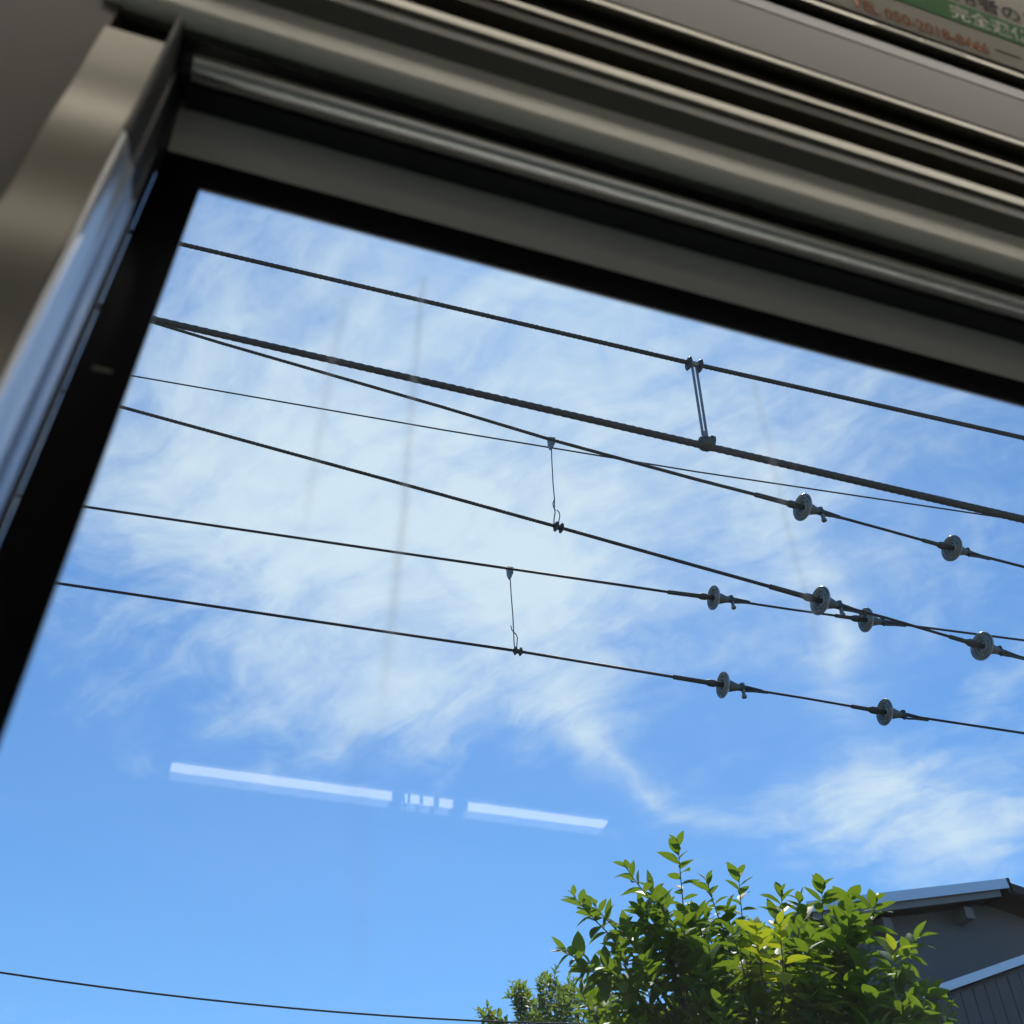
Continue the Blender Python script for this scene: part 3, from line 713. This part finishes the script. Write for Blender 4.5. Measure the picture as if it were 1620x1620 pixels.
dropper(pl34, pl34[0], t34, (874, 697), [(874, 704), (875, 730), (877, 765), (879, 786), (879, 800), (880, 808), (878.5, 818), (878, 829)],
        [(879, 786), (876.5, 794), (877, 800), (879.5, 803.5), (883, 805), (887, 809), (887, 815), (886, 822), (885.5, 831)], [(879.5, 833), (888, 835.5)], 9, 'thin dropper with a looped tail and round clamps, hanging from the branching wire')
dropper(pl56, pl56[0], t56, (808, 902), [(808, 908), (810, 940), (812.5, 970), (814, 1000), (814.5, 1014), (816, 1028)],
        [(809, 988), (811, 994), (814, 998.5), (818, 1001.5), (819.5, 1007), (819, 1017), (818, 1027)], [(815.5, 1029.5), (823.5, 1031)], 7.5, 'thin dropper with frayed forked tail, clipped between the two lowest insulated wires')

# portals that carry the wires, well outside the view
for X, lab in ((XA, 'steel portal carrying the overhead wires behind the train window pillar'), (XB, 'steel portal carrying the overhead wires far along the track past the house')):
    po = thing('wire_portal', (X, -4.6, GZ - .35), lab, 'portal', 'overhead line portals')
    for y in (-4.6, 10.4):
        MB().tube([(X, y, GZ - .35), (X, y, 7.3)], .14, 12).build('column', 'concrete', po, True)
    MB().box(X - .09, X + .09, -4.9, 10.7, 7.1, 7.3).build('beam', 'galv', po)
    for k in range(1, 8):
        p = W[k][0][0 if X == XA else -1]
        MB().tube([(X, p.y, p.z), (X, p.y, 7.1)], .02, 8).build('drop_rod', 'galv', po)
for p, lab in ((full8[0], 'concrete pole holding the sagging wire beyond the window pillar'), (full8[-1], 'concrete pole holding the sagging wire behind the house')):
    u = MB().tube([(p.x, p.y, GZ - .35), (p.x, p.y, p.z + .5)], [.16, .10], 14).build('utility_pole', 'concrete', None, True)
    tag(u, lab, 'pole', 'utility poles')

# ---------------------------------------------------------------- house
HY = 12.0
house = None
pk = at_y(1590, 1389, HY)                       # ridge at the gable verge
sl = .205
def roofz(x): return pk.z - abs(x - pk.x) * sl
HX0, HX1 = at_y(1276, 1425, HY).x, pk.x + 4.2
house = thing('house', (pk.x, HY + .6, GZ - .35), 'grey stucco house with low gable roof and pale verge flashing behind the leafy tree', 'house')
WY = HY + .55
wz = lambda x: roofz(x) - .20
wall = MB().prism([(HX0 + .55, WY, GZ - .35), (HX1 - .55, WY, GZ - .35), (HX1 - .55, WY, wz(HX1 - .55)), (pk.x, WY, wz(pk.x)), (HX0 + .55, WY, wz(HX0 + .55))], (0, 7, 0)).build('wall', 'stucco', house)
rl = MB().prism([(HX0, HY + .03, roofz(HX0) - .10), (pk.x - .03, HY + .03, pk.z - .10), (pk.x - .03, HY + .03, pk.z - .03), (HX0, HY + .03, roofz(HX0) - .03)], (0, 7.6, 0)).build('roof', 'rooftop', house)
rr_ = MB().prism([(pk.x + .0, HY + .03, pk.z - .14), (HX1, HY + .03, roofz(HX1) - .14), (HX1, HY + .03, roofz(HX1) - .06), (pk.x + .0, HY + .03, pk.z - .06)], (0, 7.6, 0)).build('roof', 'rooftop', house)
MB().prism([(HX0, HY, roofz(HX0) - .145), (pk.x + .02, HY, pk.z - .145), (pk.x + .02, HY, pk.z), (HX0, HY, roofz(HX0))], (0, .028, 0)).build('verge_flashing', 'flash', rl)
MB().prism([(pk.x + .022, HY - .01, pk.z - .075), (pk.x + .065, HY - .01, pk.z - .085), (pk.x + .065, HY - .01, pk.z + .004), (pk.x + .022, HY - .01, pk.z + .004)], (0, .10, 0)).build('ridge_cap', 'wood', rl)
MB().prism([(HX0 + .1, HY + .06, roofz(HX0 + .1) - .24), (pk.x - .12, HY + .06, pk.z - .265), (pk.x - .12, HY + .06, pk.z - .13), (HX0 + .1, HY + .06, roofz(HX0 + .1) - .105)], (0, .03, 0)).build('barge_board', 'greywood', rl)
MB().prism([(pk.x + .07, HY + .0, pk.z - .20), (HX1, HY + .0, roofz(HX1) - .20), (HX1, HY + .0, roofz(HX1) - .05), (pk.x + .07, HY + .0, pk.z - .065)], (0, .03, 0)).build('barge_board', 'wood', rr_)
MB().prism([(HX0, HY + .10, roofz(HX0) - .19), (pk.x - .1, HY + .10, pk.z - .165), (pk.x - .1, HY + .10, pk.z - .105), (HX0, HY + .10, roofz(HX0) - .105)], (0, .5, 0)).build('soffit', 'wood', rl)
MB().prism([(pk.x + .0, HY + .031, pk.z - .205), (HX1, HY + .031, roofz(HX1) - .205), (HX1, HY + .031, roofz(HX1) - .145), (pk.x, HY + .031, pk.z - .145)], (0, .6, 0)).build('soffit', 'wood', rr_)
for xo in (-.62, -2.1, 1.4, 3.0):
    x = pk.x + xo; z = roofz(x) - .27 if xo < 0 else roofz(x) - .22
    MB().box(x - .075, x + .075, HY + .26 if xo < 0 else HY + .035, WY, z - .17, z).build('purlin_end', 'greywood', rl if xo < 0 else rr_)
# lean-to in front of the house wall
AY = 11.0
la, lb = at_y(1472, 1562, AY), at_y(1620, 1510, AY)
asl = (lb.z - la.z) / (lb.x - la.x)
az = lambda x: la.z + (x - la.x) * asl
AX0, AX1 = la.x - 1.6, lb.x + 1.6
an = thing('lean_to_shed', ((AX0 + AX1) / 2, AY, GZ - .35), 'dark board-clad lean-to with pale sloping roof edge against the grey house', 'shed')
core = MB().prism([(AX0 + .1, AY + .12, GZ - .35), (AX1 - .02, AY + .12, GZ - .35), (AX1 - .02, AY + .12, az(AX1) - .12), (AX0 + .1, AY + .12, az(AX0 + .1) - .12)], (0, WY - AY - .13, 0)).build('wall', 'siding', an)
ar = MB().prism([(AX0, AY + .04, az(AX0) - .075), (AX1, AY + .04, az(AX1) - .075), (AX1, AY + .04, az(AX1) - .012), (AX0, AY + .04, az(AX0) - .012)], (0, WY - AY - .05, 0)).build('roof', 'rooftop', an)
MB().prism([(AX0, AY, az(AX0) - .105), (AX1, AY, az(AX1) - .105), (AX1, AY, az(AX1)), (AX0, AY, az(AX0))], (0, .03, 0)).build('verge_flashing', 'flash', ar)
x = AX0 + .1; bw = .20
while x < AX1 - .05:
    x2 = min(x + bw, AX1 - .03)
    y_ = AY + .085 + random.uniform(-.003, .003)
    MB().prism([(x, y_, GZ - .3), (x2 - .012, y_, GZ - .3), (x2 - .012, y_, az(x2) - .16), (x, y_, az(x) - .16)], (0, .03, 0)).build('siding_board', 'siding', core)
    x = x2

# ---------------------------------------------------------------- trees
def leaf_shape(fold, curve, seg=5, wide=.255):
    """blade along +X, length 1, pointed tip, folded along the midrib and arched"""
    vs, fs = [], []
    for i in range(seg + 1):
        s = i / seg
        w = wide * (sin(pi * min(1, s ** .85)) ** .8) if 0 < i < seg else .012
        x = s; z = -curve * s * s
        vs += [(x, -w, z + fold * w), (x, 0, z), (x, w, z + fold * w)]
    for i in range(seg):
        a = i * 3
        fs += [(a, a + 1, a + 4, a + 3), (a + 1, a + 2, a + 5, a + 4)]
    return vs, fs
def leaf_xf(o, d, up, L, roll):
    d = d.normalized(); s = d.cross(up)
    if s.length < 1e-3: s = d.cross(V((1, 0, 0)))
    s.normalize(); n = s.cross(d)
    s, n = s * cos(roll) + n * sin(roll), n * cos(roll) - s * sin(roll)
    mt = Matrix.Identity(4)
    # X = d, Y = n x d, Z = n
    yv = n.cross(d)
    for i in range(3): mt[i][0], mt[i][1], mt[i][2], mt[i][3] = d[i] * L, yv[i] * L, n[i] * L, o[i]
    return mt
def shoot_leaves(base, tip, bend, nl, L, rng, rosette=1.0):
    """leaves placed spirally along a shoot, crowded at the tip; returns stem points and leaf matrices"""
    ax = tip - base; ln = ax.length
    mid = base.lerp(tip, .5) + bend
    pts = [(base * (1 - s) ** 2 + mid * 2 * s * (1 - s) + tip * s * s) for s in (0, .2, .4, .6, .8, 1)]
    out = []; ang = rng.uniform(0, 6.28)
    for i in range(nl):
        s = 1 - (i / nl) ** 1.15 * .82
        p = base * (1 - s) ** 2 + mid * 2 * s * (1 - s) + tip * s * s
        tdir = ((mid - base) * (1 - s) + (tip - mid) * s).normalized()
        ang += 2.4 + rng.uniform(-.25, .25)
        a1 = tdir.cross(V((0.3, .2, 1))).normalized(); a2 = tdir.cross(a1)
        rad = a1 * cos(ang) + a2 * sin(ang)
        el = .95 - .85 * (i / nl) + rng.uniform(-.18, .18)         # young leaves upright, older spread and droop
        d = rad * cos(el) + tdir * sin(el) + V((0, 0, -.10 * i / nl))
        out.append((leaf_xf(p, d, V((0, 0, 1)), L * (.62 + .38 * min(1, i / 3.0)) * rng.uniform(.66, 1.15), rng.uniform(-.45, .45)), i))
    return pts, out
def in_frame(p):
    z = p.dot(f_); return z > 0 and abs(p.dot(r_) / z) < .5 and abs(p.dot(d_) / z) < .5
def proj(p):
    z = p.dot(f_); return 810 + 1620 * p.dot(r_) / z, 810 + 1620 * p.dot(d_) / z
def poly_y(poly, x):
    if x <= poly[0][0] or x >= poly[-1][0]: return 1e9
    for (a, b), (c, d) in zip(poly, poly[1:]):
        if a <= x <= c: return b + (d - b) * (x - a) / (c - a)
def join_leaves(items, shapes, name, mat, parent, rng):
    vs, fs, tint = [], [], []
    for mt, k in items:
        sv, sf = shapes[k]; b = len(vs); c = rng.random()
        vs += [mt @ V(v) for v in sv]; fs += [tuple(b + i for i in q_) for q_ in sf]; tint += [c] * len(sv)
    me = mesh(name, vs, fs, True)
    at = me.attributes.new('tint', 'FLOAT', 'POINT'); at.data.foreach_set('value', tint)
    o = link(name, me, mat, parent); tag(o, kind='stuff'); return o

rng = random.Random(11)
TREEY = 6.3
tbase = V((3.75, 6.7, GZ - .35))
tree = thing('evergreen_tree', tbase, 'leafy evergreen tree with large glossy leaves in front of the grey house', 'tree')
cc = V((3.75, 6.7, 1.55))
# tips on the skyline: pixel, depth, length of the shoot, lean of the shoot in pixels
TIPS = [((1072, 1335), 6.4, .62, (8, 90)), ((1118, 1392), 6.3, .45, (25, 70)), ((990, 1372), 6.3, .5, (60, 70)), ((1025, 1402), 6.5, .4, (35, 70)), ((908, 1418), 6.3, .55, (75, 75)), ((938, 1430), 6.35, .45, (60, 60)),
        ((890, 1505), 6.2, .45, (85, 30)), ((920, 1532), 6.1, .35, (70, 10)), ((1168, 1378), 6.6, .62, (10, 95)), ((1105, 1440), 6.2, .4, (10, 80)), ((1235, 1412), 6.5, .5, (5, 80)), ((1150, 1440), 6.4, .4, (20, 70)),
        ((1300, 1400), 6.4, .5, (0, 85)), ((1345, 1418), 6.5, .4, (-15, 75)), ((1385, 1425), 6.2, .5, (-10, 80)), ((1265, 1425), 6.3, .4, (10, 80)), ((1455, 1480), 6.2, .42, (-50, 60)), ((1415, 1500), 5.9, .42, (-15, 70)),
        ((1480, 1570), 6.1, .40, (-70, 30)), ((1440, 1555), 5.9, .4, (-40, 40)), ((1215, 1590), 5.6, .35, (10, 60)), ((1290, 1560), 5.7, .38, (5, 70)), ((1375, 1545), 5.7, .38, (0, 70)), ((1195, 1465), 5.40, .40, (10, 70)),
        ((1232, 1462), 5.45, .4, (5, 70)), ((1160, 1478), 5.5, .4, (15, 60)), ((1285, 1480), 5.9, .4, (0, 70)), ((1330, 1480), 5.9, .4, (-5, 70)), ((1430, 1600), 5.7, .35, (-10, 60)), ((1060, 1480), 6.0, .4, (20, 70)),
        ((985, 1470), 6.1, .4, (40, 60)), ((1020, 1520), 5.9, .35, (20, 50)), ((1110, 1535), 5.8, .35, (10, 60)), ((960, 1530), 6.0, .4, (40, 40)), ((1500, 1610), 6.1, .35, (-60, 40))]
YOUNG = {23, 24}
shapes = [leaf_shape(rng.uniform(.08, .60), rng.uniform(-.02, .36), 5, rng.uniform(.20, .28)) for _ in range(10)]
stems = []; leaves = []
CR = V((1.42, 1.25, 1.75))
for i, (tp, dy, ln, lean) in enumerate(TIPS):
    tip = at_y(*tp, dy); back = at_y(tp[0] + lean[0], tp[1] + lean[1], dy + .12)
    dv = (back - tip).normalized(); base = tip + dv * ln
    pts, lv = shoot_leaves(base, tip, V((rng.uniform(-.03, .03), 0, -.03)), 16, .155 + .032 * min(1, max(0, (tp[0] - 1050) / 250)), rng)
    stems.append((pts, .006)); inner = base.lerp(cc, .55); stems.append(([inner, base.lerp(inner, .5) + V((0, 0, -.05)), base], .012))
    leaves += [(mt_, rng.randrange(10), 'y' if i in YOUNG or (i in (17, 24) and k < 5) else 'o') for mt_, k in lv]
OUT = [(905, 1570), (940, 1520), (965, 1470), (1000, 1420), (1060, 1385), (1110, 1425), (1150, 1460), (1200, 1455), (1250, 1440), (1300, 1428), (1390, 1448), (1425, 1500), (1455, 1535), (1500, 1580), (1540, 1700)]
n = 0
while n < 300:
    v = V((rng.gauss(0, 1), rng.gauss(0, 1), rng.gauss(0, 1))).normalized()
    if v.y > .55: continue
    p = cc + V((v.x * CR.x, v.y * CR.y, v.z * CR.z)) * rng.uniform(.72, 1.03)
    if p.z < -.9: continue
    px, py = proj(p)
    if py < poly_y(OUT, px) and py < 1650: continue
    dv = (V((v.x, v.y, v.z * .6)) + V((0, 0, .9))).normalized(); ln = rng.uniform(.28, .42)
    pts, lv = shoot_leaves(p - dv * ln, p, V((rng.uniform(-.03, .03), rng.uniform(-.03, .03), -.03)), rng.randrange(11, 15), .150 + .034 * min(1, max(0, (px - 1050) / 250)), rng)
    stems.append((pts, .006)); leaves += [(mt_, rng.randrange(10), 'o') for mt_, k in lv]; n += 1
# inner, shaded leaves that close the crown
inner_l = []
while len(inner_l) < 3600:
    v = V((rng.gauss(0, 1), rng.gauss(0, 1), rng.gauss(0, 1))).normalized() * rng.uniform(.35, .88)
    p = cc + V((v.x * CR.x, v.y * CR.y, v.z * CR.z))
    px, py = proj(p)
    if p.z < -1.0 or (py < poly_y(OUT, px) + 18 and py < 1650): continue
    d = V((rng.gauss(0, 1), rng.gauss(0, 1), rng.gauss(.1, .6)))
    inner_l.append((leaf_xf(p, d, V((0, 0, 1)), rng.uniform(.10, .15), rng.uniform(-.6, .6)), rng.randrange(10)))
def dist_key(it): p = it[0].translation; return (0 if in_frame(p) else 1, it[2] != 'y', p.length)
leaves.sort(key=dist_key)
lm = {}
for j, (sv, sf) in enumerate(shapes):
    for kd in 'oy':
        me = mesh('leaf', sv, sf, True); me.materials.append(M['leaf_' + kd]); lm[kd, j] = me
tinv = Matrix.Translation(-tree.location)
for mt_, j, kd in leaves[:300]:
    o = bpy.data.objects.new('leaf', lm[kd, j]); COL.objects.link(o); o.parent = tree; o.matrix_parent_inverse = tinv; o.matrix_basis = mt_
join_leaves([(a, b) for a, b, c in leaves[300:]] + inner_l, shapes, 'foliage', 'leaf_s', tree, rng)
mb = MB()
for pts, r in stems: mb.tube(pts, [r * (1 - .6 * i / (len(pts) - 1)) for i in range(len(pts))] if r < .01 else [r * 1.3, r, r * .55], 5)
tw = mb.build('twigs', 'twig', tree, True); tag(tw, kind='stuff')
fork = cc + V((0, 0, -1.0))
MB().tube([tbase, tbase + V((.05, 0, 1.2)), fork, cc + V((.05, .0, .3)), cc + V((.0, -.05, 1.1))], [.14, .11, .085, .05, .02], 10).build('trunk', 'bark', tree, True)
for a in range(7):
    t_ = a * 2 * pi / 7 + .3; e = cc + V((cos(t_) * .95, sin(t_) * .8, rng.uniform(.1, .9)))
    MB().tube([fork + V((0, 0, rng.uniform(0, .6))), fork.lerp(e, .5) + V((0, 0, .12)), e], [.05, .035, .015], 7).build('limb', 'bark', tree, True)

# small-leaved tree behind, left of the evergreen
t2c = at_y(900, 1690, 11.4); t2b = V((t2c.x, t2c.y, GZ - .35))
tree2 = thing('small_leaved_tree', t2b, 'small-leaved loose tree behind the large-leaved evergreen and the sagging wire', 'tree')
sh2 = [leaf_shape(rng.uniform(.1, .4), rng.uniform(0, .25), 3, .22) for _ in range(6)]
OUT2 = [(745, 1640), (765, 1600), (805, 1575), (830, 1560), (865, 1548), (905, 1556), (940, 1555), (985, 1560), (1040, 1580), (1100, 1620)]
TIP2 = [((762, 1588), (18, 40)), ((808, 1553), (14, 50)), ((822, 1552), (5, 45)), ((872, 1527), (0, 60)), ((855, 1545), (10, 50)), ((903, 1548), (-10, 50)), ((930, 1543), (0, 50)), ((780, 1600), (30, 30)), ((838, 1560), (5, 40)), ((890, 1545), (0, 50)), ((955, 1545), (0, 50))]
st2 = []; l2 = []
CR2 = V((1.15, 1.1, 1.3)); c2 = t2c + V((.12, 0, -.25))
def small_shoot(base, tip, nl=24):
    pts, lv = shoot_leaves(base, tip, V((rng.uniform(-.05, .05), rng.uniform(-.05, .05), -.02)), nl, .105, rng)
    st2.append((pts, .004)); l2.extend((mt_, rng.randrange(6)) for mt_, k in lv)
for tp, lean in TIP2:
    for _ in range(4):
        tip = at_y(tp[0] + rng.uniform(-14, 14), tp[1] + rng.uniform(0, 22), 11.3 + rng.uniform(-.2, .2)); back = at_y(tp[0] + lean[0], tp[1] + lean[1], 11.4)
        small_shoot(tip + (back - tip).normalized() * .36, tip, 15)
n = 0
while n < 1000:
    v = V((rng.gauss(0, 1), rng.gauss(0, 1), rng.gauss(0, 1))).normalized()
    p = c2 + V((v.x * CR2.x, v.y * CR2.y, v.z * CR2.z)) * rng.uniform(.6, 1.03)
    px, py = proj(p)
    if py < poly_y(OUT2, px) and py < 1640: continue
    dv = (v * .8 + V((0, 0, .7)) + V((rng.uniform(-.3, .3), rng.uniform(-.3, .3), 0))).normalized(); small_shoot(p - dv * rng.uniform(.18, .3), p, 11); n += 1
join_leaves(l2, sh2, 'foliage', 'leaf_t', tree2, rng)
mb = MB()
for pts, r in st2: mb.tube(pts, r, 4)
for pts, r in st2[::6]: mb.tube([c2 + V((0, 0, -.5)), c2.lerp(pts[0], .6) + V((0, 0, .1)), pts[0]], [.02, .012, .004], 5)
tag(mb.build('twigs', 'twig', tree2, True), kind='stuff')
MB().tube([t2b, t2b + V((.06, .02, 1.3)), c2 + V((0, 0, -.5)), c2 + V((0, 0, .8))], [.12, .10, .06, .02], 10).build('trunk', 'bark', tree2, True)
